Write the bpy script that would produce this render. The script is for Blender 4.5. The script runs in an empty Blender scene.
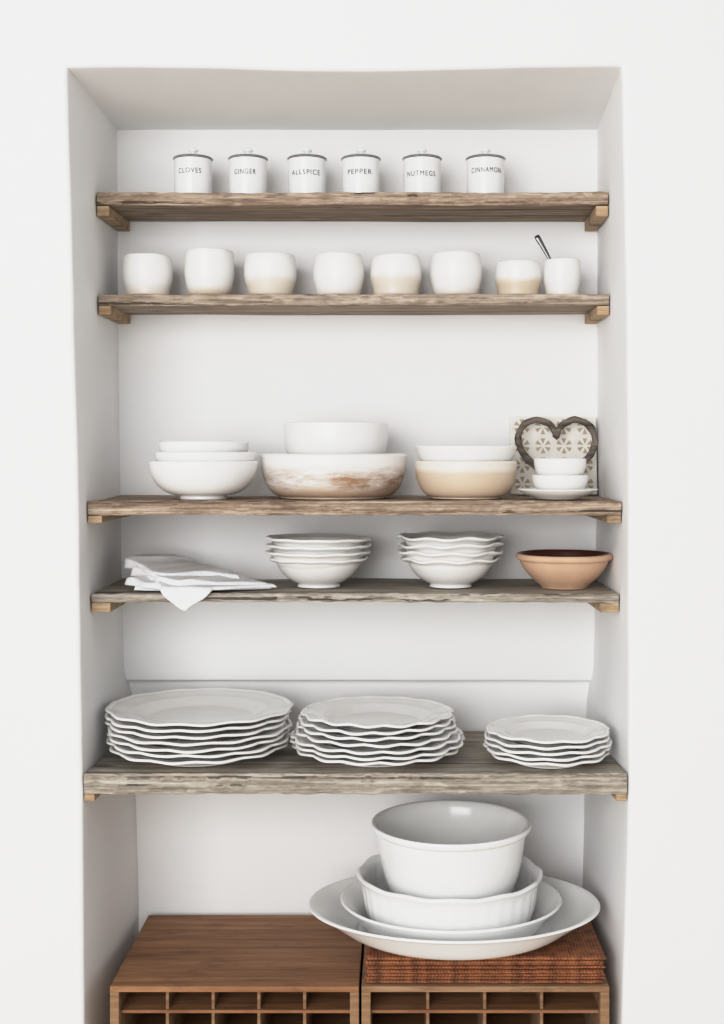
import bpy, math, random
from mathutils import Vector, noise
random.seed(4)
ZC=1.4; F=1300.0; VX=400.0; HY=450.0; CAMY=-2.0
def wx(px,D): return (px-VX)*D/F
def wz(py,D): return ZC+(HY-py)*D/F
def wy(D): return D+CAMY
def nz(x,y,z): return noise.noise(Vector((x,y,z)))
scene=bpy.context.scene
col=scene.collection
# ---------------------------------------------------------------- materials
def newmat(name):
    m=bpy.data.materials.new(name); m.use_nodes=True
    nt=m.node_tree; b=nt.nodes['Principled BSDF']
    return m,nt,b
def N(nt,t,**k):
    n=nt.nodes.new(t)
    for a,v in k.items():
        if a in n.inputs: n.inputs[a].default_value=v
        else: setattr(n,a,v)
    return n
def ramp(nt,stops):
    r=nt.nodes.new('ShaderNodeValToRGB'); e=r.color_ramp.elements
    while len(e)<len(stops): e.new(0.5)
    for i,(p,c) in enumerate(stops):
        e[i].position=p; e[i].color=(c[0],c[1],c[2],1)
    return r
def bump(nt,b,src,strength,dist):
    bp=nt.nodes.new('ShaderNodeBump'); bp.inputs['Strength'].default_value=strength
    bp.inputs['Distance'].default_value=dist
    nt.links.new(src,bp.inputs['Height']); nt.links.new(bp.outputs[0],b.inputs['Normal'])
def plaster(name,c=(.90,.90,.90)):
    m,nt,b=newmat(name); tc=N(nt,'ShaderNodeTexCoord')
    n1=N(nt,'ShaderNodeTexNoise'); n1.inputs['Scale'].default_value=3.5; n1.inputs['Detail'].default_value=7
    nt.links.new(tc.outputs['Object'],n1.inputs['Vector'])
    r=ramp(nt,[(.3,[v*.98 for v in c]),(.7,c)]); nt.links.new(n1.outputs[0],r.inputs[0])
    nt.links.new(r.outputs[0],b.inputs['Base Color']); b.inputs['Roughness'].default_value=.85
    b.inputs['Specular IOR Level'].default_value=.2
    bump(nt,b,n1.outputs[0],.45,.014)
    return m
def wood(name,dark,mid,light,grain=110,rough=.85,bs=.8,blotch=(.10,.07,.05),crack=.8,lx=3.0,bl=.6,knots=0):
    m,nt,b=newmat(name); tc=N(nt,'ShaderNodeTexCoord')
    def mp_(scale):
        mp=N(nt,'ShaderNodeMapping'); mp.inputs['Scale'].default_value=scale
        nt.links.new(tc.outputs['Object'],mp.inputs['Vector']); return mp
    def nse(scale,sc,det=8,ro=.65):
        mp=mp_(scale)
        n=N(nt,'ShaderNodeTexNoise'); n.inputs['Scale'].default_value=sc; n.inputs['Detail'].default_value=det; n.inputs['Roughness'].default_value=ro
        nt.links.new(mp.outputs[0],n.inputs['Vector']); return n
    n1=nse((lx,grain,grain),1.6,9,.72)
    r=ramp(nt,[(.33,dark),(.48,mid),(.64,light)]); nt.links.new(n1.outputs[0],r.inputs[0])
    n2=nse((6,16,16),1.3,7,.7)
    r2=ramp(nt,[(.34,(1,1,1)),(.47,(0,0,0))]); nt.links.new(n2.outputs[0],r2.inputs[0])
    mx=N(nt,'ShaderNodeMix',data_type='RGBA')
    ma=N(nt,'ShaderNodeMath',operation='MULTIPLY'); ma.inputs[1].default_value=bl
    nt.links.new(r2.outputs[0],ma.inputs[0]); nt.links.new(ma.outputs[0],mx.inputs[0])
    nt.links.new(r.outputs[0],mx.inputs[6]); mx.inputs[7].default_value=(*blotch,1)
    n3=nse((1.6,grain*1.1,grain*1.1),1.0,3,.5)
    r3=ramp(nt,[(.335,(1,1,1)),(.375,(0,0,0))]); nt.links.new(n3.outputs[0],r3.inputs[0])
    mb=N(nt,'ShaderNodeMath',operation='MULTIPLY'); mb.inputs[1].default_value=crack; nt.links.new(r3.outputs[0],mb.inputs[0])
    fac=mb
    if knots:
        mp=mp_((7,16,16)); v=N(nt,'ShaderNodeTexVoronoi'); v.inputs['Scale'].default_value=.75; nt.links.new(mp.outputs[0],v.inputs['Vector'])
        rk=ramp(nt,[(.07,(knots,)*3),(.17,(0,0,0))]); nt.links.new(v.outputs['Distance'],rk.inputs[0])
        fac=N(nt,'ShaderNodeMath',operation='MAXIMUM'); nt.links.new(mb.outputs[0],fac.inputs[0]); nt.links.new(rk.outputs[0],fac.inputs[1])
    m2=N(nt,'ShaderNodeMix',data_type='RGBA'); nt.links.new(fac.outputs[0],m2.inputs[0]); nt.links.new(mx.outputs[2],m2.inputs[6]); m2.inputs[7].default_value=(*[v*.45 for v in dark],1)
    nt.links.new(m2.outputs[2],b.inputs['Base Color']); b.inputs['Roughness'].default_value=rough
    b.inputs['Specular IOR Level'].default_value=.25
    sb=N(nt,'ShaderNodeMath',operation='SUBTRACT'); nt.links.new(n1.outputs[0],sb.inputs[0]); nt.links.new(mb.outputs[0],sb.inputs[1])
    bump(nt,b,sb.outputs[0],bs,.003)
    return m
def ceramic(name,c=(.83,.82,.79),rough=.28):
    m,nt,b=newmat(name); tc=N(nt,'ShaderNodeTexCoord')
    n1=N(nt,'ShaderNodeTexNoise'); n1.inputs['Scale'].default_value=18; n1.inputs['Detail'].default_value=4
    nt.links.new(tc.outputs['Object'],n1.inputs['Vector'])
    r=ramp(nt,[(.3,[v*.97 for v in c]),(.65,c)]); nt.links.new(n1.outputs[0],r.inputs[0])
    nt.links.new(r.outputs[0],b.inputs['Base Color']); b.inputs['Roughness'].default_value=rough
    bump(nt,b,n1.outputs[0],.12,.003)
    return m
def twotone(name,white,low,level,soft=.01,amp=.012,streak=None,sc=14):
    m,nt,b=newmat(name); tc=N(nt,'ShaderNodeTexCoord'); sp=N(nt,'ShaderNodeSeparateXYZ')
    nt.links.new(tc.outputs['Object'],sp.inputs[0])
    mp=N(nt,'ShaderNodeMapping'); mp.inputs['Scale'].default_value=(1,1,3.5); nt.links.new(tc.outputs['Object'],mp.inputs[0])
    n1=N(nt,'ShaderNodeTexNoise'); n1.inputs['Scale'].default_value=sc; n1.inputs['Detail'].default_value=6
    nt.links.new(mp.outputs[0],n1.inputs['Vector'])
    a=N(nt,'ShaderNodeMath',operation='MULTIPLY_ADD'); a.inputs[1].default_value=amp*2; a.inputs[2].default_value=-amp
    nt.links.new(n1.outputs[0],a.inputs[0])
    s=N(nt,'ShaderNodeMath',operation='ADD'); nt.links.new(sp.outputs[2],s.inputs[0]); nt.links.new(a.outputs[0],s.inputs[1])
    mr=N(nt,'ShaderNodeMapRange'); mr.inputs['From Min'].default_value=level-soft; mr.inputs['From Max'].default_value=level+soft
    nt.links.new(s.outputs[0],mr.inputs['Value'])
    mx=N(nt,'ShaderNodeMix',data_type='RGBA'); mx.inputs[6].default_value=(*low,1); mx.inputs[7].default_value=(*white,1)
    nt.links.new(mr.outputs[0],mx.inputs[0]); out=mx.outputs[2]
    if streak:
        z0,w,c=streak
        d=N(nt,'ShaderNodeMath',operation='SUBTRACT'); nt.links.new(s.outputs[0],d.inputs[0]); d.inputs[1].default_value=z0
        ab=N(nt,'ShaderNodeMath',operation='ABSOLUTE'); nt.links.new(d.outputs[0],ab.inputs[0])
        m2=N(nt,'ShaderNodeMapRange'); m2.inputs['From Min'].default_value=w; m2.inputs['From Max'].default_value=w*.3
        nt.links.new(ab.outputs[0],m2.inputs['Value'])
        mp3=N(nt,'ShaderNodeMapping'); mp3.inputs['Scale'].default_value=(1,1,4); nt.links.new(tc.outputs['Object'],mp3.inputs[0])
        n2=N(nt,'ShaderNodeTexNoise'); n2.inputs['Scale'].default_value=13; n2.inputs['Detail'].default_value=9; n2.inputs['Roughness'].default_value=.7
        nt.links.new(mp3.outputs[0],n2.inputs['Vector'])
        r2=ramp(nt,[(.34,(0,0,0)),(.62,(1,1,1))]); nt.links.new(n2.outputs[0],r2.inputs[0])
        mu=N(nt,'ShaderNodeMath',operation='MULTIPLY'); nt.links.new(m2.outputs[0],mu.inputs[0]); nt.links.new(r2.outputs[0],mu.inputs[1])
        m3=N(nt,'ShaderNodeMix',data_type='RGBA'); nt.links.new(mu.outputs[0],m3.inputs[0]); nt.links.new(out,m3.inputs[6]); m3.inputs[7].default_value=(*c,1)
        out=m3.outputs[2]
    nt.links.new(out,b.inputs['Base Color']); b.inputs['Roughness'].default_value=.35
    bump(nt,b,n1.outputs[0],.15,.003)
    return m
def plain(name,c,rough=.5,metal=0,sc=60):
    m,nt,b=newmat(name); tc=N(nt,'ShaderNodeTexCoord'); n1=N(nt,'ShaderNodeTexNoise'); n1.inputs['Scale'].default_value=sc
    nt.links.new(tc.outputs['Object'],n1.inputs['Vector'])
    r=ramp(nt,[(.3,[v*.86 for v in c]),(.7,c)]); nt.links.new(n1.outputs[0],r.inputs[0]); nt.links.new(r.outputs[0],b.inputs['Base Color'])
    b.inputs['Roughness'].default_value=rough; b.inputs['Metallic'].default_value=metal
    bump(nt,b,n1.outputs[0],.2,.002)
    return m
M_wall=plaster('plaster_white')
M_wood_warm=wood('weathered_wood_warm',(.13,.092,.068),(.33,.25,.19),(.58,.49,.40),blotch=(.17,.115,.08),knots=.8)
M_wood_mid=wood('weathered_wood_mid',(.14,.108,.085),(.36,.29,.23),(.60,.52,.44),blotch=(.18,.13,.098),knots=.8)
M_wood_grey=wood('weathered_wood_grey',(.15,.132,.11),(.36,.32,.27),(.60,.555,.495),blotch=(.18,.15,.12),knots=.7)
M_batten=wood('batten_pine',(.30,.20,.125),(.48,.35,.23),(.60,.48,.34),grain=60,crack=.3)
M_crate=wood('crate_wood',(.19,.09,.042),(.30,.155,.078),(.40,.23,.125),grain=34,rough=.6,bs=.25,blotch=(.17,.078,.036),crack=.3,lx=2,bl=.6,knots=.35)
M_crate_edge=wood('crate_edge_wood',(.20,.12,.065),(.31,.195,.115),(.42,.28,.18),grain=40,bs=.3,blotch=(.16,.085,.045),crack=.3)
M_cer=ceramic('ceramic_white',(.88,.87,.85))
M_cer_cool=ceramic('ceramic_cool_white',(.89,.89,.88),.15)
M_cer_plate=ceramic('ceramic_plate_glaze',(.89,.88,.86),.15)
M_enamel=ceramic('enamel_white',(.88,.89,.89),.15)
M_rim=plain('enamel_dark_rim',(.12,.13,.15),.4)
M_ink=plain('label_ink',(.03,.035,.045),.6)
M_steel=plain('steel_dark',(.22,.22,.23),.25,1.0)
M_floor=wood('floor_boards',(.45,.38,.3),(.6,.52,.42),(.7,.6,.5),grain=10)
# ---------------------------------------------------------------- mesh helpers
def mk(name,verts,faces,mats,parent=None,loc=(0,0,0),rot=(0,0,0),smooth=True,fmat=None):
    me=bpy.data.meshes.new(name); me.from_pydata(verts,[],faces); me.update()
    for m in (mats if isinstance(mats,(list,tuple)) else [mats]): me.materials.append(m)
    if fmat:
        for p,i in zip(me.polygons,fmat): p.material_index=i
    if smooth:
        for p in me.polygons: p.use_smooth=True
    o=bpy.data.objects.new(name,me); col.objects.link(o); o.location=loc; o.rotation_euler=rot
    if parent: o.parent=parent
    return o
def empty(name,loc):
    e=bpy.data.objects.new(name,None); col.objects.link(e); e.location=loc; e.empty_display_size=.02
    return e
def cr(pts,n=4):
    out=[]
    for i in range(len(pts)-1):
        p0=pts[max(i-1,0)];p1=pts[i];p2=pts[i+1];p3=pts[min(i+2,len(pts)-1)]
        for k in range(n):
            t=k/n
            out.append(tuple(.5*((2*b)+(-a+c)*t+(2*a-5*b+4*c-d)*t*t+(-a+3*b-3*c+d)*t**3) for a,b,c,d in zip(p0,p1,p2,p3)))
    out.append(pts[-1]); return out
def lathe(name,prof,mat,parent=None,loc=(0,0,0),rot=(0,0,0),mod=None,seg=96,dens=3,mats=None,fm=None):
    pr=cr(prof,dens) if dens>1 else prof
    pr=[(max(r,0),max(z,0)) for r,z in pr]
    verts=[];faces=[];fmat=[]
    verts.append((0,0,pr[0][1])); b0=len(verts)
    inner=pr[1:-1]
    for (r,z) in inner:
        for k in range(seg):
            th=2*math.pi*k/seg
            x,y,zz=r*math.cos(th),r*math.sin(th),z
            if mod: x,y,zz=mod(th,r,z)
            verts.append((x,y,zz))
    last=len(verts); verts.append((0,0,pr[-1][1]))
    n=len(inner)
    for k in range(seg):
        faces.append((0,b0+(k+1)%seg,b0+k)); fmat.append(fm(inner[0]) if fm else 0)
    for i in range(n-1):
        for k in range(seg):
            a=b0+i*seg+k;b=b0+i*seg+(k+1)%seg
            faces.append((a,b,b+seg,a+seg)); fmat.append(fm(inner[i]) if fm else 0)
    for k in range(seg):
        a=b0+(n-1)*seg
        faces.append((a+k,a+(k+1)%seg,last)); fmat.append(fm(inner[-1]) if fm else 0)
    return mk(name,verts,faces,mats or mat,parent,loc,rot,True,fmat)
def bowl_prof(R,H,fr,fh=.006,t=.004,a=2.0,b=2.0,lip=0,n=14):
    out=[(0,.002),(fr*.8,.002),(fr*.86,0),(fr,0),(fr*1.0,fh)]
    f=lambda u:(1-(1-u)**a)**(1/b)
    ou=[]
    for i in range(1,n+1):
        u=(i/n)**1.6
        ou.append((fr+(R-fr)*f(u),fh+(H-fh)*u))
    out+=ou
    out[-1]=(R,H-t*.5)
    if lip: out[-1]=(R+lip,H-t*.6)
    out.append((R-t*.5,H)); 
    inn=[]
    for i in range(n-1,2,-1):
        r,z=ou[i]
        inn.append((max(r-t*1.1,0),z+t*.35*(1-i/n)))
    out+=inn
    zf=inn[-1][1]-t*.3
    out+=[(inn[-1][0]*.7,zf-.0006),(inn[-1][0]*.35,zf-.001),(0,zf-.001)]
    return out
def wob(seed,amp=.01,zr=0):
    def f(th,r,z):
        k=1+amp*nz(math.cos(th)*1.2+seed,math.sin(th)*1.2,z*12+seed)
        return (r*k*math.cos(th),r*k*math.sin(th),z+zr*nz(math.cos(th)+seed,math.sin(th),3.1)*(1 if z>.02 else 0))
    return f
def box(name,x0,x1,y0,y1,z0,z1,mat,parent=None,bev=.0015,rough=0,nx=1,seed=0,warp=None):
    ny=max(1,6 if (rough or warp) else 1); nzz=3 if rough else 1; nx=nx if rough else 1
    verts=[];faces=[];idx={}
    cx,cy,cz=(x0+x1)/2,(y0+y1)/2,(z0+z1)/2
    def v(i,j,k):
        if (i,j,k) in idx: return idx[(i,j,k)]
        x=x0+(x1-x0)*i/nx;y=y0+(y1-y0)*j/ny;z=z0+(z1-z0)*k/nzz
        if warp: x=warp(i/nx,y)
        if rough:
            yy=y-(.0 if j else 1)*rough*1.3*(nz(x*14+seed,k*2.0,1)+.6*nz(x*55+seed,k*3,2))
            zz=z+rough*.5*nz(x*5+seed,y*9,seed)+(rough*.5*nz(x*40+seed,k*5,7) if j==0 else 0)
            if j==0 and k in(0,nzz): yy+=rough*.5
            y,z=yy,zz
        idx[(i,j,k)]=len(verts); verts.append((x-cx,y-cy,z-cz)); return idx[(i,j,k)]
    for i in range(nx):
        for j in range(ny):
            faces.append((v(i,j,nzz),v(i+1,j,nzz),v(i+1,j+1,nzz),v(i,j+1,nzz)))
            faces.append((v(i,j,0),v(i,j+1,0),v(i+1,j+1,0),v(i+1,j,0)))
    for i in range(nx):
        for k in range(nzz):
            faces.append((v(i,0,k),v(i+1,0,k),v(i+1,0,k+1),v(i,0,k+1)))
            faces.append((v(i,ny,k),v(i,ny,k+1),v(i+1,ny,k+1),v(i+1,ny,k)))
    for j in range(ny):
        for k in range(nzz):
            faces.append((v(0,j,k),v(0,j,k+1),v(0,j+1,k+1),v(0,j+1,k)))
            faces.append((v(nx,j,k),v(nx,j+1,k),v(nx,j+1,k+1),v(nx,j,k+1)))
    loc=Vector((cx,cy,cz))
    if parent: loc-=parent.location
    o=mk(name,verts,faces,mat,parent,loc,smooth=False)
    if bev:
        b=o.modifiers.new('bevel','BEVEL'); b.width=bev; b.segments=2; b.limit_method='ANGLE'; b.angle_limit=math.radians(50)
    return o
# ---------------------------------------------------------------- niche shell
def interp(tab,z):
    tab=sorted(tab)
    if z<=tab[0][0]: return tab[0][1]
    for (a,b),(c,d) in zip(tab,tab[1:]):
        if z<=c: return b+(d-b)*(z-a)/(c-a)
    return tab[-1][1]
DF,DB=2.0,2.31
FL=[(wz(p,DF),wx(x,DF)) for x,p in [(67,67),(73,300),(78,500),(82,780),(84,1024)]]
FR=[(wz(p,DF),wx(x,DF)) for x,p in [(622,67),(627,300),(629,500),(629,780),(622,1024)]]
BL=[(wz(p,DB),wx(x,DB)) for x,p in [(117,130),(119,400),(121,560),(124,676),(131,692),(137,900)]]
BR=[(wz(p,DB),wx(x,DB)) for x,p in [(597,130),(597,500),(593,676),(588,692),(583,900)]]
ZFT=wz(67,DF); ZBT=wz(130,DB); YB=wy(DB)
def side(z,y,L=True):
    t=min(max(y/YB,0),1)
    return interp(FL if L else FR,z)*(1-t)+interp(BL if L else BR,z)*t
path=[]
vs=[0]+[i/70 for i in range(1,70)]+[.995]
TOPZ,OX=3.0,2.6
for v in vs: path.append(('L',v))
path+= [('CL',0),('CL',1),('CL',2)]
us=[.006]+[i/50 for i in range(1,50)]+[.994]
for u in us: path.append(('T',u))
path+= [('CR',2),('CR',1),('CR',0)]
for v in reversed(vs): path.append(('R',v))
verts=[];rows=[]
xLt,xRt=interp(FL,ZFT),interp(FR,ZFT); bLt,bRt=interp(BL,ZBT),interp(BR,ZBT)
rad=.007
for kind,v in path:
    if kind in 'LR' :
        zf=ZFT*v; zb=ZBT*v
        fx=interp(FL if kind=='L' else FR,zf); bx=interp(BL if kind=='L' else BR,zb)
        n=(-1,0) if kind=='L' else (1,0); O=(-OX if kind=='L' else OX,zf)
    elif kind=='T':
        fx=xLt+(xRt-xLt)*v; bx=bLt+(bRt-bLt)*v; zf=ZFT-.004*math.sin(math.pi*v)+.002*math.sin(v*9); zb=ZBT; n=(0,1); O=(fx,TOPZ)
    else:
        L=kind=='CL'; fx=xLt if L else xRt; bx=bLt if L else bRt; zf=ZFT; zb=ZBT; s=-1 if L else 1
        n=(s,1); O=[( s*OX,zf+.05),(s*OX,TOPZ),(fx+s*.05,TOPZ)][v]
    prof=[(O[0],0,O[1])]
    prof.append((fx+n[0]*.05,0,zf+n[1]*.05) )
    prof.append((fx+n[0]*rad*1.6,0,zf+n[1]*rad*1.6))
    for a in range(0,6):
        an=a/5*math.pi/2
        o=rad*(1-math.sin(an)); yy=rad*(1-math.cos(an))
        prof.append((fx+n[0]*o,yy,zf+n[1]*o))
    for k in range(1,15):
        t=k/14; y=rad+(YB-rad)*t
        prof.append((fx+(bx-fx)*t,y,zf+(zb-zf)*t))
    prof.append((bx,YB+.04,zb))
    r=[]
    for i,(x,y,z) in enumerate(prof):
        if 2<=i:
            d=.0011*nz(x*4,y*4+3,z*4)+.0006*nz(x*13,y*13,z*13)
            if kind in('L','R'): x+=d
            elif kind=='T': z+=d
        r.append(len(verts)); verts.append((x,y,z))
    rows.append(r)
faces=[]
for a,b in zip(rows,rows[1:]):
    for i in range(len(a)-1):
        f=[a[i],a[i+1],b[i+1],b[i]]
        P=[Vector(verts[q]) for q in f]
        if (P[0]-P[3]).length<1e-6 and (P[1]-P[2]).length<1e-6: continue
        if (P[1]-P[2]).length<1e-6: f=[a[i],a[i+1],b[i]]
        faces.append(f)
wf=mk('wall_front',verts,faces,M_wall)
for p in wf.data.polygons:
    if max(abs(wf.data.vertices[q].co.y) for q in p.vertices)<1e-5: p.use_smooth=False
# back wall with a small step (lower part recessed)
zs=wz(681,DB)
prof=[]
z=0.0
while z<zs-.03: prof.append((YB+.014,z)); z+=.03
prof+=[(YB+.014,zs-.01),(YB+.014,zs-.0005),(YB+.012,zs),(YB+.003,zs),(YB+.001,zs+.001),(YB,zs+.004)]
z=zs+.02
while z<ZBT+.05: prof.append((YB,z)); z+=.03
nxx=60; verts=[];faces=[]
for i,(y,z) in enumerate(prof):
    for k in range(nxx+1):
        x=-.56+.98*k/nxx
        verts.append((x,y+.0026*nz(x*4,z*4,5)+.0010*nz(x*11,z*11,2),z+(.0015*nz(x*5,0,1) if abs(z-zs)<.012 else 0)))
for i in range(len(prof)-1):
    for k in range(nxx):
        a=i*(nxx+1)+k; faces.append((a,a+1,a+nxx+2,a+nxx+1))
mk('wall_back',verts,faces,M_wall)
mk('floor',[(-2.6,-4,0),(2.6,-4,0),(2.6,.36,0),(-2.6,.36,0)],[(0,1,2,3)],M_floor,smooth=False)
# ---------------------------------------------------------------- shelves
def shelf(D,pytop,th,mat,batt,seed,bw=.018,bh=.02):
    zt=wz(pytop,D); y0=wy(D); y1=YB-.003
    L=lambda y:side(zt,y,True)+.0025
    R=lambda y:side(zt,y,False)-.0025
    xl,xr=L(y0),R(y0)
    e=empty('wooden_shelf',((xl+xr)/2,(y0+y1)/2,zt-th/2))
    box('board',xl,xr,y0,y1,zt-th,zt-.0012,mat,e,.0012,.0040,280,seed,warp=lambda u,y:L(y)+(R(y)-L(y))*u)
    for nm,wp in (('batten_left',lambda u,y:L(y)+bw*u),('batten_right',lambda u,y:R(y)-bw+bw*u)):
        box(nm,xl,xl+bw,y0+batt,y1,zt-th-bh,zt-th-.0008,M_batten,e,.001,warp=wp)
    return zt
Z1=shelf(2.153,191.5,.0225,M_wood_warm,.002,1.3,.020,.018)
Z2=shelf(2.153,293.5,.0195,M_wood_mid,.002,5.7,.020,.016)
Z3=shelf(2.05,500.5,.0235,M_wood_warm,.004,9.1,.022,.012)
Z4=shelf(2.067,593,.0150,M_wood_grey,.003,14.9,.030,.016)
Z5=shelf(2.0,773,.0330,M_wood_grey,.004,21.2,.016,.011)
# ---------------------------------------------------------------- spice jars
def jar(px,word,pyt,seed,wpx):
    D=2.215; e=empty('spice_jar',(wx(px,D),wy(D),Z1)); e.rotation_euler=(0,0,random.uniform(-.08,.08))
    R=.0318;H=.066
    body=[(0,0),(R*.9,0),(R*.985,.001),(R,.003),(R,.02),(R,.045),(R,H-.004),(R*1.0,H-.001),(R*.97,H),(R*.94,H-.001),(R*.94,.01),(0,.008)]
    lathe('body',body,None,e,mod=wob(seed,.006),dens=2,mats=[M_enamel,M_rim],fm=lambda p:1 if p[1]>H-.0012 and p[0]>R*.9 else 0,seg=64)
    L=[(0,H-.003),(R*.9,H-.003),(R*.9,H+.0004),(R*1.05,H+.0004),(R*1.075,H+.0012),(R*1.04,H+.0026),(R*.9,H+.0050),(R*.6,H+.0080),(R*.3,H+.0100),(R*.14,H+.011),(R*.13,H+.0125),(R*.25,H+.0145),(R*.27,H+.017),(R*.18,H+.019),(0,H+.0195)]
    lathe('lid',L,None,e,mats=[M_enamel,M_rim],fm=lambda p:1 if p[0]>R*1.06 else 0,dens=3,seg=64)
    cu=bpy.data.curves.new('t','FONT'); cu.body=word; cu.size=.0122; cu.align_x='CENTER'; cu.space_character=1.2
    to=bpy.data.objects.new('t',cu); col.objects.link(to)
    bpy.context.view_layer.update()
    dg=bpy.context.evaluated_depsgraph_get(); me=bpy.data.meshes.new_from_object(to.evaluated_get(dg))
    bpy.data.objects.remove(to)
    me.name='label'; me.materials.clear(); me.materials.append(M_ink)
    xs_=[v.co.x for v in me.vertices]; x0=min(xs_); x1=max(xs_)
    half=math.asin(min(.95,(wpx/2)*D/F/R))
    for v in me.vertices:
        a=((v.co.x-x0)/(x1-x0)*2-1)*half; h=v.co.y+pyt
        v.co=((R+.0007)*math.sin(a),-(R+.0007)*math.cos(a),h)
    lo=bpy.data.objects.new('label',me); col.objects.link(lo); lo.parent=e
for px,w,z,s,wp in ((193,'CLOVES',.038,1,22),(248,'GINGER',.036,2,21),(307,'ALLSPICE',.035,3,27),(361,'PEPPER',.036,4,23),(422,'NUTMEGS',.033,5,27),(485.5,'CINNAMON',.039,6,28)):
    jar(px,w,z,s,wp)
# ---------------------------------------------------------------- tumblers
W=(.88,.87,.85); BE=(.68,.56,.43)
def cup(px,w,pyt,seed,level,amp=.01,base=.72,rim=.93,low=BE,D=2.215,soft=.007):
    s=F/D; R=w/2/s; H=(wz(pyt,D-R)-Z2)
    t=.004
    f=[(0,base),(.05,base+ .10*(1-base)/.28),(.2,.9 if base>.6 else .8),(.45,.99),(.65,1.0),(.85,(1+rim)/2+.012),(1,rim)]
    pr=[(0,.001),(R*base*.85,0),(R*base,.0015)]+[(R*k,max(.003,H*u)) for u,k in f[1:]]
    pr+=[(R*rim-t*.5,H+.0012),(R*rim-t,H-.001)]+[(R*k-t,max(.008,H*u)) for u,k in reversed(f[1:-1])]+[(R*.4,.007),(0,.007)]
    m=twotone('cup_glaze',W,low,level,soft,amp)
    return lathe('ceramic_tumbler',pr,m,None,(wx(px,D),wy(D),Z2),(0,0,seed),wob(seed,.025,.0012),dens=3,seg=72)
cup(147.5,50,253.5,1.1,.014,.008,.8,.93,(.74,.67,.58))
cup(209.5,49,248.5,2.2,.012,.010,.70,.97,(.66,.56,.45))
cup(270.5,52,252.5,3.3,.028,.014,.74,.93,(.73,.655,.56))
cup(338.5,51,252.5,4.4,.010,.004,.76,.92,(.76,.70,.63))
cup(396,51,254,5.5,.034,.006,.80,.93,(.72,.645,.55))
cup(456,52,251.5,6.6,.010,.004,.76,.93,(.72,.65,.56))
cup(518,46,260.5,7.7,.028,.014,.80,.94,(.68,.57,.45))
c8=cup(562,37,258.5,8.8,.006,.004,.82,.96,(.76,.69,.60))
# spoon standing in the last cup
def tube(name,pts,rads,mat,parent=None,loc=(0,0,0),flat=1.0,seg=12,close=False,jit=0):
    verts=[];faces=[];n=len(pts)
    P=[Vector(p) for p in pts]
    for i in range(n):
        a=P[(i-1)%n] if (close or i) else P[0]; b=P[(i+1)%n] if (close or i<n-1) else P[-1]
        T=(b-a).normalized(); up=Vector((0,1,0)); S=T.cross(up).normalized(); U=S.cross(T)
        for k in range(seg):
            th=2*math.pi*k/seg; rr=rads[i]*(1+jit*nz(i*.35,k*1.3,4))
            verts.append(tuple(P[i]+S*rr*math.cos(th)+U*rr*flat*math.sin(th)))
    rng=n if close else n-1
    for i in range(rng):
        j=(i+1)%n
        for k in range(seg):
            faces.append((i*seg+k,i*seg+(k+1)%seg,j*seg+(k+1)%seg,j*seg+k))
    if not close:
        faces.append(tuple(range(seg))[::-1]); faces.append(tuple((n-1)*seg+k for k in range(seg)))
    return mk(name,verts,faces,mat,parent,loc)
D=2.215; cx8=wx(562,D); y8=wy(D)
p0=Vector((cx8+.004,y8,Z2+.010)); p1=Vector((wx(536,D),y8-.004,wz(236,D)))
pts=[];rd=[]
for i in range(21):
    t=i/20; p=p0.lerp(p1,t); p.x+=.003*math.sin(t*3.1); pts.append(tuple(p)); rd.append(.0075*max(.25,math.sin(min(1,t/.25)*math.pi)) if t<.25 else .0020+.0032*max(0,(t-.45)/.55)*(1 if t<.97 else .6))
tube('teaspoon',pts,rd,M_steel,flat=.45)
# ---------------------------------------------------------------- shelf 3 bowls
def bowl(name,px,D,R,z0,H,fr,mat,parent=None,a=2.,b=2.,t=.004,seed=0,amp=.006,fh=.006,mod=None,lip=0,pyoff=0):
    loc=Vector((wx(px,D),wy(D),z0))
    if parent: loc-=parent.location
    return lathe(name,bowl_prof(R,H,fr,fh,t,a,b,lip),mat,parent,loc,(0,0,seed),mod or wob(seed+.5,amp))
D=2.12; e=empty('serving_bowl_stack',(wx(204,D),wy(D),Z3))
bowl('bowl_1',203.5,D,.0890,Z3,wz(461,D)-Z3,.038,M_cer_cool,e,seed=1)
bowl('bowl_2',205.5,D,.0825,wz(452,D)-.052,.052,.032,M_cer_cool,e,seed=2)
bowl('bowl_3',204,D,.0740,wz(441.5,D)-.052,.052,.030,M_cer_cool,e,seed=3)
D=2.175; e=empty('rustic_serving_bowls',(wx(334,D),wy(D),Z3))
mb=twotone('rustic_band_glaze',(.88,.86,.83),(.60,.47,.36),.017,.006,.010,streak=(.030,.027,(.36,.225,.145)))
bowl('large_bowl',334,D,.1225,Z3,wz(454,D)-Z3,.088,mb,e,2.2,2.0,.006,seed=4,amp=.012,fh=.003)
bowl('inner_bowl',336,D,.0875,wz(423,D)-.088,.088,.055,M_cer,e,2.6,2.0,.004,seed=5,amp=.012,fh=.003)
D=2.15; e=empty('beige_serving_bowls',(wx(466,D),wy(D),Z3))
mb2=twotone('beige_bowl_glaze',(.80,.74,.66),(.66,.535,.415),.046,.004,.004)
bowl('outer_bowl',466,D,.0845,Z3,wz(461,D)-Z3,.058,mb2,e,2.3,2.0,.004,seed=6,fh=.003)
bowl('inner_bowl',466,D,.0835,wz(446,D)-.074,.074,.030,M_cer,e,1.5,1.4,.0035,seed=7,fh=.003)
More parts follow.
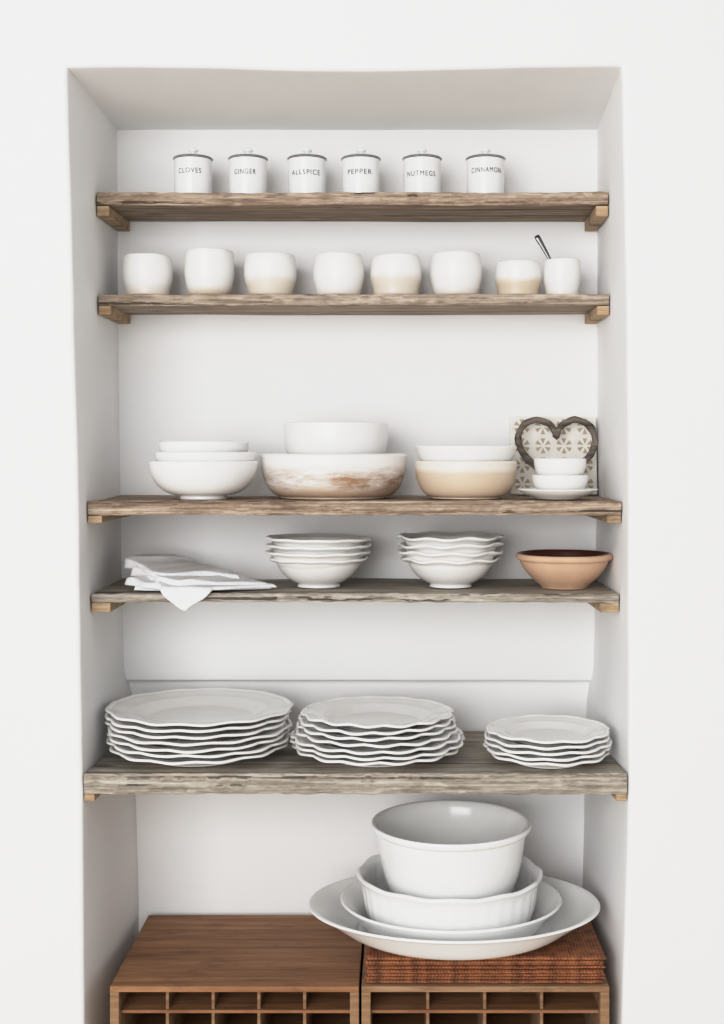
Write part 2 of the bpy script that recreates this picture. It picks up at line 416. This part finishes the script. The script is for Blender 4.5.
# small cups and saucer
D=2.115; xs=557.5
lathe('saucer',[(0,.001),(.03,0),(.035,.0005),(.04,.003),(.055,.009),(.0645,.0145),(.0655,.016),(.0635,.0165),(.054,.012),(.04,.0065),(.03,.005),(0,.005)],M_cer,None,(wx(xs,D),wy(D),Z3),mod=wob(2,.006))
bowl('small_bowl',560,D,.0455,Z3+.0062,wz(475,D)-Z3-.0062,.022,M_cer,a=2.2,t=.0032,seed=3,fh=.003)
bowl('small_bowl',560,D,.0425,Z3+.025,wz(458.5,D)-Z3-.025,.020,M_cer,a=2.2,t=.0032,seed=4,fh=.003)
# patterned tile panel leaning on the back wall
M_cream=plain('tile_cream',(.86,.83,.77),.7,0,30); M_tb=plain('tile_brown',(.50,.41,.31),.8,0,40)
pw,ph,pt=.152,.138,.010
e=empty('patterned_tile',(.2705,.281,Z3+.0015)); e.rotation_euler=(math.radians(-7),0,0)
box('tile_body',-pw/2,pw/2,0,pt,0,ph,M_cream,None,.002).parent=e
verts=[];faces=[]
def tri(cx,cz,ang,l0,l1,w):
    c,s=math.cos(ang),math.sin(ang); b=len(verts)
    for u,v in ((l0,0),(l1,-w),(l1,w)):
        verts.append((cx+u*c-v*s,-.0006,cz+u*s+v*c))
    faces.append((b,b+1,b+2))
for r in range(4):
    for q in range(4):
        cx=-pw/2+.0205+q*.037; cz=.018+r*.034
        for k in range(6): tri(cx,cz,math.radians(30+60*k),.0030,.0135,.0042)
mk('tile_pattern',verts,faces,M_tb,e,smooth=False)
# heart ornament
M_twig=wood('heart_bark',(.06,.048,.040),(.15,.125,.105),(.27,.235,.20),grain=60,bs=.9)
pts=[];rd=[]
for i in range(90):
    t=2*math.pi*i/90
    x=16*math.sin(t)**3; z=13*math.cos(t)-5*math.cos(2*t)-2*math.cos(3*t)-math.cos(4*t)
    zz=(z+17)/29.0
    pts.append((x/16*.067+.001*nz(i*.2,0,0),.032*zz+.0,zz*.126)); rd.append(.0056)
h=tube('heart_ornament',pts,rd,M_twig,None,(wx(560.5,2.20),.232,Z3+.0065),.6,12,True,.5)
# ---------------------------------------------------------------- shelf 4
def scal(R,n,amp,zamp,seed,n2=0,amp2=0,pw_=6):
    def f(th,r,z):
        w=min(1,(r/R))**pw_
        k=1+w*(amp*(abs(math.sin(n*th/2+seed))**.8-.5)+amp2*math.cos(n2*th+seed))+.004*nz(math.cos(th)+seed,math.sin(th),z*5)
        return (r*k*math.cos(th),r*k*math.sin(th),z+w*zamp*(math.cos(n*th+2*seed))+w*.0015*nz(math.cos(th)*1.5+seed,math.sin(th)*1.5,seed))
    return f
def scbowl_prof(R,H,fr):
    t=.0035
    return [(0,.003),(fr*.85,.003),(fr*.88,0),(fr,0),(fr*.97,.005),(fr*1.25,.010),(R*.70,H*.42),(R*.82,H*.70),(R*.86,H*.86),(R*.93,H*.93),(R*.99,H-.001),(R,H+.0010),(R*.985,H+.0028),(R*.92,H*.93+.003),(R*.84,H*.87+.002),(R*.79,H*.72+t*.4),(R*.67,H*.44+t),(fr*1.1,.013),(fr*.6,.011),(0,.011)]
def bstack(px,D,R,n,sp,H,tilt,seed,nlob,amp,za):
    e=empty('scalloped_bowl_stack',(wx(px,D),wy(D),Z4))
    for i in range(n):
        k=1.0 if i else .93
        lathe('bowl_%d'%(i+1),scbowl_prof(R*k,H,.036),M_cer_plate,e,(random.uniform(-.0015,.0015),random.uniform(-.002,.002),i*sp),(tilt*i*.3*random.uniform(-1,1),tilt*i*random.uniform(-.2,1),random.random()*6),scal(R*k,nlob,amp,za,seed+i,0,0,7),seg=120)
bstack(318,2.17,.0880,4,.0112,.046,.006,1,10,.018,.0004)
bstack(450.5,2.17,.0885,4,.0122,.046,.014,3,8,.04,.0016)
# terracotta bowl
M_terr=plain('terracotta',(.66,.45,.32),.7,0,25); M_glz=plain('brown_glaze',(.09,.026,.018),.3,0,20)
D=2.155; R=.0785;H=wz(553,D)-Z4
pr=[(0,.001),(.034,0),(.037,.001),(.042,.006),(.056,.018),(.068,.033),(.0735,.045),(.0755,H-.011),(.0785,H-.009),(.080,H-.005),(.0785,H-.001),(.0755,H),(.072,H-.003),(.069,.045),(.063,.033),(.051,.019),(.036,.010),(.018,.007),(0,.007)]
pd=cr(pr,3)
o=lathe('terracotta_bowl',pr,None,None,(wx(564,D),wy(D),Z4),mod=wob(5,.01,.001),mats=[M_terr,M_glz])
nseg=96
rimi=max(range(len(pd)),key=lambda i:pd[i][1])
for i,p in enumerate(o.data.polygons):
    rr=(i-nseg)//nseg
    if rr>=rimi: p.material_index=1
# napkin : soft folded linen, each fold is a puffy rounded layer
M_linen=plain('linen_white',(.90,.90,.91),.95,0,300)
yf=wy(2.067)
e=empty('linen_napkin',(-.34,.16,Z4))
def hill(x,y):
    t=max(0,min(1,(-.20-x)/.24)); q=max(0,min(1,(y-.05)/.15))
    return .25+.75*(t**.8)*(.35+.65*q)
def cloth(name,c,b0,th,seed,wr=.003,slope=1.1):
    nu,nv=96,84; top=[];bot=[]
    for j in range(nv+1):
        for i in range(nu+1):
            u=i/nu;v=j/nv
            x=(1-u)*(1-v)*c[0][0]+u*(1-v)*c[1][0]+u*v*c[2][0]+(1-u)*v*c[3][0]
            y=(1-u)*(1-v)*c[0][1]+u*(1-v)*c[1][1]+u*v*c[2][1]+(1-u)*v*c[3][1]
            x+=.010*nz(u*2.2+seed,v*2.2,0)+.002*nz(u*7,v*7,seed); y+=.010*nz(u*2.2,v*2.2+seed,5)+.002*nz(u*7,v*7,seed+7)
            L=.17
            ed=min(u,1-u,v,1-v)*L
            rnd=math.sqrt(max(0,1-(1-min(1,ed/.005))**2))
            h=hill(x,y)
            d1=(x*.75-y*.65); d2=(x*.65+y*.75)
            w=(1-min(1,abs(nz(d1*17+seed*3,d2*4,seed))*2.4))**1.6
            w2=nz(d1*40+seed,d2*12,seed)*.3
            zb=b0*h*1.0
            zt=zb+th*h*(.25+.75*rnd)+wr*(w+w2)*rnd*(.5+h)
            zb=max(zb,.0008)
            zt=max(zt,zb+.0006)
            if y<yf-.001:
                # hanging part: follows the front face of the board
                d=yf-.001-y; k=min(1,d/.006)
                tk=min(zt-zb,.0022)
                lift=zb
                y=yf-.0045-.004*k-.003*nz(x*30,d*20,seed)
                zc_=lift-d*slope-.001*k
                top.append((x,y-tk-.001,Z4+zc_+(zt-zb)*(1-k))); bot.append((x,y,Z4+zc_-.0006))
            else:
                top.append((x,y,Z4+zt)); bot.append((x,y,Z4+zb))
    verts=[(a-e.location.x,b-e.location.y,cc-e.location.z) for a,b,cc in top+bot]; faces=[]
    o=(nu+1)*(nv+1)
    for j in range(nv):
        for i in range(nu):
            a=j*(nu+1)+i; faces.append((a,a+1,a+nu+2,a+nu+1)); faces.append((o+a,o+a+nu+1,o+a+nu+2,o+a+1))
    for i in range(nu):
        faces.append((i,o+i,o+i+1,i+1)); a=nv*(nu+1)+i; faces.append((a,a+1,o+a+1,o+a))
    for j in range(nv):
        a=j*(nu+1); faces.append((a,a+nu+1,o+a+nu+1,o+a)); a+=nu; faces.append((a,o+a,o+a+nu+1,a+nu+1))
    return mk(name,verts,faces,M_linen,e)
cloth('fold_1',[(-.430,.100),(-.330,.080),(-.212,.120),(-.33,.27)],.0,.012,1.0,.002)
cloth('fold_2',[(-.448,.115),(-.338,.034),(-.203,.125),(-.34,.28)],.011,.013,2.0,.0035)
cloth('fold_3',[(-.446,.150),(-.355,.070),(-.215,.118),(-.36,.275)],.0225,.013,3.0,.004)
cloth('fold_4',[(-.458,.175),(-.388,.100),(-.265,.140),(-.40,.285)],.0345,.013,4.4,.004)
# ---------------------------------------------------------------- plates
def plate_prof(R,h=.02):
    t=.0035
    return [(0,.0015),(R*.50,.0015),(R*.52,0),(R*.56,0),(R*.57,.002),(R*.64,h*.35),(R*.70,h*.60),(R*.80,h*.74),(R*.92,h*.90),(R*.985,h-.001),(R,h+.0010),(R*.992,h+.0030),(R*.965,h+.0030),(R*.945,h*.96+.0014),(R*.92,h*.93+.0020),(R*.82,h*.78+.002),(R*.72,h*.64+.0035),(R*.69,h*.55+.003),(R*.64,h*.35+.003),(R*.58,.0045),(R*.5,.0038),(0,.0038)]
def pstack(name,px,D,Rs,sp,h,nlob,amp,za,n2,a2):
    e=empty(name,(wx(px,D),wy(D),Z5))
    for i,R in enumerate(Rs):
        lathe('plate_%d'%(i+1),plate_prof(R,h),M_cer_plate,e,(random.uniform(-.002,.002),random.uniform(-.002,.002),i*sp),(random.uniform(-.004,.004),random.uniform(-.006,.006),random.random()*6),scal(R,nlob,amp,za,i*.7,n2,a2,8),seg=168)
pstack('dinner_plate_stack',199.5,2.12,[.143,.147,.146,.148,.146,.148,.1495],.0098,.019,12,.03,.0010,24,.004)
pstack('scalloped_plate_stack',377.5,2.11,[.135,.140,.138,.130,.128,.125,.122],.0090,.018,14,.045,.0011,28,.003)
pstack('side_plate_stack',547,2.08,[.096,.100,.101,.099,.0975],.0088,.015,10,.04,.0010,20,.004)
# ---------------------------------------------------------------- crates
ZK=wz(986,2.0)
def crate(x0,x1,cols_,seed,topm):
    e=empty('wooden_bottle_crate',((x0+x1)/2,YB/2,ZK/2)); y0=-.002; y1=YB-.004; t=.014
    box('top_board',x0,x1,y0,y1,ZK-.009,ZK,topm,e,.0012)
    box('side_left',x0,x0+t,y0+.001,y1,0.002,ZK-.0095,M_crate_edge,e,.001)
    box('side_right',x1-t,x1,y0+.001,y1,0.002,ZK-.0095,M_crate_edge,e,.001)
    box('back_board',x0+t,x1-t,y1-.008,y1,0.002,ZK-.0095,M_crate,e,0)
    box('bottom_board',x0+t,x1-t,y0+.002,y1-.009,0.002,.014,M_crate,e,.001)
    n=cols_; wd=(x1-x0-2*t)/n
    for i in range(1,n):
        box('divider_%d'%i,x0+t+wd*i-.0025,x0+t+wd*i+.0025,y0+.02,y1-.01,.016,ZK-.0145,M_crate_edge,e,.0006)
    z=ZK-.043; k=1
    while z>.05:
        box('tier_%d'%k,x0+t,x1-t,y0+.016,y1-.01,z-.005,z,M_crate,e,.0006); z-=.085; k+=1
crate(wx(110,2.0),wx(359,2.0),5,1,M_crate)
crate(wx(361.5,2.0),side(ZK,YB,False)-.003,4,2,M_crate_edge)
# ---------------------------------------------------------------- placemats
m,nt,b=newmat('woven_rattan'); M_mat=m
tc=N(nt,'ShaderNodeTexCoord')
w1=N(nt,'ShaderNodeTexWave'); w1.bands_direction='X'; w1.inputs['Scale'].default_value=60; w1.inputs['Distortion'].default_value=2; w1.inputs['Detail'].default_value=2
w2=N(nt,'ShaderNodeTexWave'); w2.bands_direction='Y'; w2.inputs['Scale'].default_value=75; w2.inputs['Distortion'].default_value=1.5
n1=N(nt,'ShaderNodeTexNoise'); n1.inputs['Scale'].default_value=70; n1.inputs['Detail'].default_value=5
for w in (w1,w2,n1): nt.links.new(tc.outputs['Object'],w.inputs['Vector'])
mu=N(nt,'ShaderNodeMath',operation='MULTIPLY'); nt.links.new(w1.outputs['Fac'],mu.inputs[0]); nt.links.new(w2.outputs['Fac'],mu.inputs[1])
ad=N(nt,'ShaderNodeMath',operation='MULTIPLY_ADD'); nt.links.new(mu.outputs[0],ad.inputs[0]); ad.inputs[1].default_value=.4; nt.links.new(n1.outputs[0],ad.inputs[2])
r=ramp(nt,[(.35,(.11,.038,.016)),(.6,(.28,.105,.042)),(.9,(.42,.19,.085))]); nt.links.new(ad.outputs[0],r.inputs[0])
nt.links.new(r.outputs[0],b.inputs['Base Color']); b.inputs['Roughness'].default_value=.6
bump(nt,b,ad.outputs[0],.6,.002)
e=empty('woven_placemat_stack',(.13,.15,ZK))
def mat_(name,x0,x1,y0,y1,z0,th,rz,seed):
    nx,ny=110,70; cx,cy=(x0+x1)/2,(y0+y1)/2; verts=[];faces=[]
    for s in (1,0):
        for j in range(ny+1):
            for i in range(nx+1):
                u=i/nx;v=j/ny
                x=(x0-cx)+(x1-x0)*u;y=(y0-cy)+(y1-y0)*v
                ed=min(u,1-u)*(x1-x0); ed2=min(v,1-v)*(y1-y0); d=min(ed,ed2)
                round_=min(1,d/.004)
                zz=th/2+(th/2*(.25+.75*math.sqrt(round_)))*(1 if s else -1)
                y+=(.0006*math.sin(x*300+seed*2)+.002*nz(x*9,seed,1)) if ed2<.004 else 0
                x+=(.0008*math.sin(y*300)) if ed<.004 else 0
                verts.append((x,y,zz))
    o=(nx+1)*(ny+1)
    for j in range(ny):
        for i in range(nx):
            a=j*(nx+1)+i
            faces.append((a,a+1,a+nx+2,a+nx+1)); faces.append((o+a,o+a+nx+1,o+a+nx+2,o+a+1))
    for i in range(nx):
        faces.append((i,o+i,o+i+1,i+1)); a=ny*(nx+1)+i; faces.append((a,a+1,o+a+1,o+a))
    for j in range(ny):
        a=j*(nx+1); faces.append((a,a+nx+1,o+a+nx+1,o+a)); a+=nx; faces.append((a,o+a,o+a+nx+1,a+nx+1))
    mk(name,verts,faces,M_mat,e,Vector((cx,cy,z0))-e.location,(0,0,rz))
xr=side(ZK,.3,False)-.008; th=.0054; nm=8
for i in range(nm):
    mat_('placemat_%d'%(i+1),wx(364,2.0)+random.uniform(0,.004),xr-random.uniform(0,.005),.004+random.uniform(-.004,.004),.292,ZK+.0003+i*th,th-.0004,random.uniform(-.006,.006),i)
ZM=ZK+nm*th+.0004
# ---------------------------------------------------------------- platter stack
def oval(s0,s1,r0,r1,seed):
    def f(th,r,z):
        t=max(0,min(1,(r-r0)/(r1-r0))); sy=s0+(s1-s0)*t
        return (r*math.cos(th),r*sy*math.sin(th),z+.0008*nz(math.cos(th)+seed,math.sin(th),0)*(1 if r>.17 else 0))
    return f
X0=wx(454,2.105)
R=.2355; zr=wz(903,2.105)-ZM
pr=[(0,.0015),(.125,.0015),(.128,0),(.138,0),(.141,.003),(.160,.006),(.178,zr*.28),(.20,zr*.58),(.225,zr*.90),(R-.001,zr-.001),(R,zr+.001),(R-.003,zr+.003),(.222,zr*.93+.003),(.198,zr*.60+.004),(.176,zr*.30+.004),(.158,.0100),(.138,.0065),(0,.0060)]
lathe('oval_platter',pr,M_cer_cool,None,(X0,wy(2.105),ZM),mod=oval(.82,.735,.165,.235,1),seg=128)
D=2.105; R=.178; z0=ZM+.0072; h=wz(898,D)-z0
pr=[(0,.001),(.115,.001),(.118,0),(.126,0),(.130,.002),(.143,h*.22),(.157,h*.62),(R-.001,h-.001),(R,h+.001),(R-.003,h+.003),(.155,h*.66+.003),(.141,h*.24+.0035),(.134,.0058),(.120,.005),(0,.005)]
lathe('serving_plate',pr,M_cer_cool,None,(wx(451,D),wy(D),z0),mod=oval(.92,.87,.14,.178,2),seg=128)
# lobed dish
R=.1495; z0=z0+.0058; h=wz(871,D)-z0
pr=[(0,.001),(.108,.001),(.114,0),(.121,.001),(.130,h*.16),(.1365,h*.36),(.140,h*.6),(.1425,h*.80),(.146,h*.90),(R,h*.955),(R,h-.001),(R-.003,h+.001),(.143,h*.985),(.138,h*.88),(.135,h*.6),(.131,h*.38),(.124,h*.22),(.116,.007),(.105,.006),(0,.0055)]
def lob(th,r,z):
    w=min(1,r/.15)**6
    k=1+w*(.006*math.cos(12*th))+(.005*math.cos(36*th)*w if .2*h<z<h*.85 else 0)
    return(r*k*math.cos(th),.93*r*k*math.sin(th),z+w*.0014*math.cos(12*th)*(z/h))
lathe('fluted_serving_dish',pr,M_cer_cool,None,(wx(449.5,D),wy(D),z0),mod=lob,seg=192)
z0+=.0062
# large mixing bowl
D=2.10; H=wz(821,D)-z0
pr=[(0,.004),(.060,.004),(.063,0),(.072,0),(.0735,.006),(.080,H*.10),(.0905,H*.22),(.1015,H*.36),(.1105,H*.54),(.1165,H*.74),(.1195,H*.885),(.1200,H*.915),(.1255,H*.935),(.1282,H*.955),(.1282,H-.001),(.1255,H),(.1205,H-.003),(.1155,H*.88),(.1065,H*.55),(.0975,H*.38),(.086,H*.24),(.074,H*.13),(.055,.011),(0,.009)]
lathe('large_mixing_bowl',pr,M_cer_cool,None,(wx(451,D),wy(D),z0),mod=wob(3,.005),seg=128)
# ---------------------------------------------------------------- light
w=bpy.data.worlds.new('World'); scene.world=w; w.use_nodes=True; nt=w.node_tree
bg=nt.nodes['Background']; tc=N(nt,'ShaderNodeTexCoord'); sp=N(nt,'ShaderNodeSeparateXYZ'); nt.links.new(tc.outputs['Generated'],sp.inputs[0])
mr=N(nt,'ShaderNodeMapRange'); mr.inputs['From Min'].default_value=-1; mr.inputs['From Max'].default_value=1; mr.inputs['To Min'].default_value=.63; mr.inputs['To Max'].default_value=.43
nt.links.new(sp.outputs[0],mr.inputs['Value'])
bg.inputs['Color'].default_value=(.985,.99,1,1)
nt.links.new(mr.outputs[0],bg.inputs['Strength'])
l=bpy.data.lights.new('window_light','AREA'); l.shape='RECTANGLE'; l.size=2.4; l.size_y=2.1; l.energy=92; l.color=(1,.998,.995)
lo=bpy.data.objects.new('window_light',l); col.objects.link(lo); lo.location=(-1.2,-3.9,1.75)
lo.rotation_euler=(Vector((0,.1,1.3))-Vector(lo.location)).to_track_quat('-Z','Y').to_euler()
# ---------------------------------------------------------------- camera
cam=bpy.data.cameras.new('camera'); co=bpy.data.objects.new('camera',cam); col.objects.link(co)
cam.sensor_fit='VERTICAL'; cam.sensor_height=36; cam.lens=36*F/1024
cam.shift_x=-(VX-362)/1024; cam.shift_y=-(512-HY)/1024
co.location=(0,CAMY,ZC); co.rotation_euler=(math.pi/2,0,0); cam.clip_start=.05
scene.camera=co
vs_=scene.view_settings
vs_.view_transform='Standard'
# film-like tone response of the photograph (bright, soft shoulder)
vs_.use_curve_mapping=True
cm=vs_.curve_mapping; c=cm.curves[3]
P=[(0,0),(.1,.105),(.25,.31),(.45,.60),(.62,.775),(.8,.85),(1.0,.895)]
c.points[0].location=P[0]; c.points[1].location=P[-1]
for p in P[1:-1]: c.points.new(*p)
cm.update()
